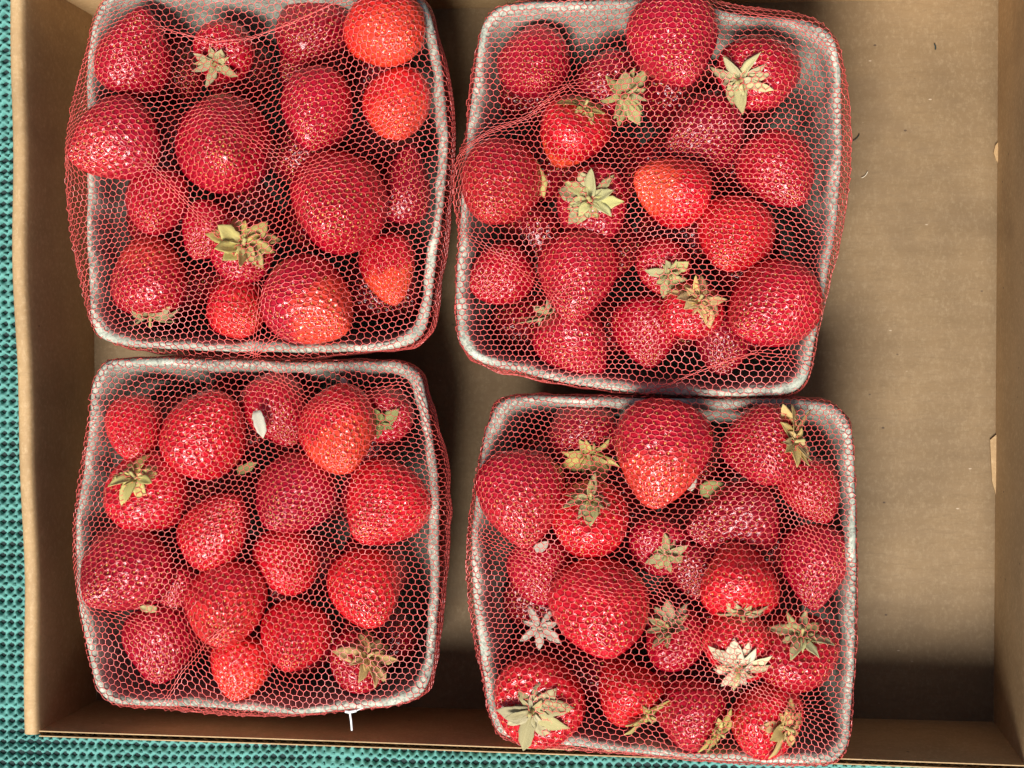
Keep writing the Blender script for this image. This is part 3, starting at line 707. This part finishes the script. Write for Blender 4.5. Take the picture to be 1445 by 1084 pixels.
    zi = Z[j0, i0] * (1 - tx) * (1 - ty) + Z[j0, i0 + 1] * tx * (1 - ty) + Z[j0 + 1, i0] * (1 - tx) * ty + Z[j0 + 1, i0 + 1] * tx * ty
    zi = zi + .0016 * ridge
    s = np.clip(sdist, 0, None); pk = smooth_noise(q[:, 0], q[:, 1], sd_ + 7, 420)
    off = -.0006 + .0006 * np.sin(np.clip(s / .012, 0, 1) * math.pi) + .0006 * (s <= 0)  - .012 * np.clip((s - .010) / .06, 0, 1) + .0010 * pk * np.clip(s / .006, 0, 1) * np.clip((.07 - s) / .07, 0, 1)
    zo = pin - s * .97
    out = sdist > 0
    X = np.where(out, q[:, 0] + nn[:, 0] * off, P[:, 0]); Y = np.where(out, q[:, 1] + nn[:, 1] * off, P[:, 1]); Zz = np.where(out, zo, zi)
    P3 = np.stack([X, Y, Zz], 1)
    ek = (s[E[:, 0]] < .072) & (s[E[:, 1]] < .072)
    E = E[ek]
    el = np.linalg.norm(P3[E[:, 0]] - P3[E[:, 1]], axis=1); E = E[(el > .0002) & (el < .006)]
    o3 = np.array([cen[0], cen[1], FZ])
    rr = .000168 * (1 + .18 * smooth_noise(P3[E[:, 0], 0], P3[E[:, 0], 1], sd_ + 9, 900))
    Vt, Ft = tubes(P3[E[:, 0]] - o3, P3[E[:, 1]] - o3, rr[:, None] if False else rr.reshape(-1, 1), 3)
    me = mesh_np('net_bag', Vt, Ft, NET)
    nb = ob('net_bag', me, label='red hexagonal plastic net bag stretched over the %s basket of strawberries' % key, cat='net bag', group='red net bags')
    nb.location = tuple(o3)
    return Z, g0, h
Zs = [build_basket(B) for B in BASKETS]

# ------------------------------------------------------------------ loose leaves, blossom and clip
def loose_leaf(x, y, z, lpx, ang, tone, label, style='flat', cat='leaf', tilt=0.):
    s = (CH - z) / F; p = px(x, y, z)
    o = ob('loose_sepal', random.choice(SEP[style]), label=label, cat=cat)
    l = lpx * s; o.scale = (l, l * 1.1, l); o.rotation_euler = (random.uniform(-.2, .2), tilt, R(ang))
    o.location = p - Vector((math.cos(R(ang)), math.sin(R(ang)), 0)) * l * .5
    t = TONE[tone]; o.color = (t[0], t[1], t[2], 1)
loose_leaf(366, 600, .0935, 42, -80, 'w', 'small white petal on the net near the top of the bottom left basket')
loose_leaf(485, 540, .0885, 20, 110, 'w', 'tiny white petal scrap just inside the top rim of the bottom left basket')
loose_leaf(208, 858, .090, 28, 170, 'o', 'flat greyish leaf scrap below the dark crimson strawberry, bottom left basket')
loose_leaf(978, 678, .082, 30, 70, 'w', 'white pointed leaf scrap right of the largest strawberry in the bottom right basket')
loose_leaf(1010, 690, .078, 44, 5, 'g', 'shaded green leaf right of the largest strawberry in the bottom right basket')
loose_leaf(765, 770, .090, 24, 30, 'w', 'small pale curl of leaf beneath the strawberry at the left rim, bottom right basket')
loose_leaf(752, 250, .090, 70, -65, 'y', 'long thin yellow-green leaf along the bulging strawberry in the top right basket')
loose_leaf(1112, 590, .092, 46, 115, 't', 'thin upright tan leaf at the top right rim of the bottom right basket', 'up')
loose_leaf(440, 385, .076, 40, 190, 'g', 'shaded green leaf right of the yellow star calyx in the top left basket')
loose_leaf(285, 290, .072, 30, -30, 'g', 'small dark green leaf scrap beneath the large round strawberry, top left basket')
loose_leaf(350, 660, .080, 34, 20, 'g', 'small green leaf scrap between strawberries in the upper bottom left basket')
loose_leaf(1128, 896, .088, 52, -14, 'o', 'pointed olive leaf over the dark strawberry, lower right of the bottom right basket')
def blossom(x, y, z, lpx, tone, n, label):
    s = (CH - z) / F; root = ob('fallen_calyx', HUB, label=label, cat='calyx'); root.location = px(x, y, z)
    l = lpx * s; root.scale = (l, l, l); root.rotation_euler = (R(170), R(8), 1.0)
    root.color = (.6, .5, .4, 1)
    for i in range(n):
        sp = ob('sepal', random.choice(SEP['flat']), root); a = 2 * math.pi * i / n + random.uniform(-.2, .2); f = random.uniform(.7, 1.1)
        sp.matrix_local = Matrix.Rotation(a, 4, 'Z') @ Matrix.Translation((.12, 0, .02)) @ Matrix.Rotation(math.pi, 4, 'X') @ Matrix.Diagonal((f, f * .85, 1, 1))
        t = TONE[tone]; j = random.uniform(.8, 1.15); sp.color = (min(1, t[0] * j), min(1, t[1] * j), min(1, t[2] * j), 1)
blossom(762, 886, .086, 32, 'w', 7, 'pale grey-white loose calyx left of the big scarlet strawberry in the bottom right basket')

# white plastic clip caught at the rim of the bottom left basket
clip = ob('plastic_clip', None, label='small white plastic clip tail hanging off the bottom rim of the bottom left basket', cat='clip')
cp = px(495, 1004, .086); clip.location = cp
P = np.array([px(493.5, 1004.5, .0862), px(494.5, 1011, .0860), px(495.5, 1018, .085), px(496.5, 1030, .083)]) - np.array(cp)
V, Fc = tubes(P[:-1], P[1:], np.full((3, 1), .00040), 6); ob('tail', mesh_np('tail', V, Fc, WHITE), clip)
P = np.array([px(488, 1004, .0862), px(493, 1005, .0862), px(502, 1003, .0860), px(512, 999, .0855)]) - np.array(cp)
V, Fc = tubes(P[:-1], P[1:], np.array([[.0006], [.0006], [.0003]]), 6); ob('strip', mesh_np('strip', V, Fc, WHITE), clip)
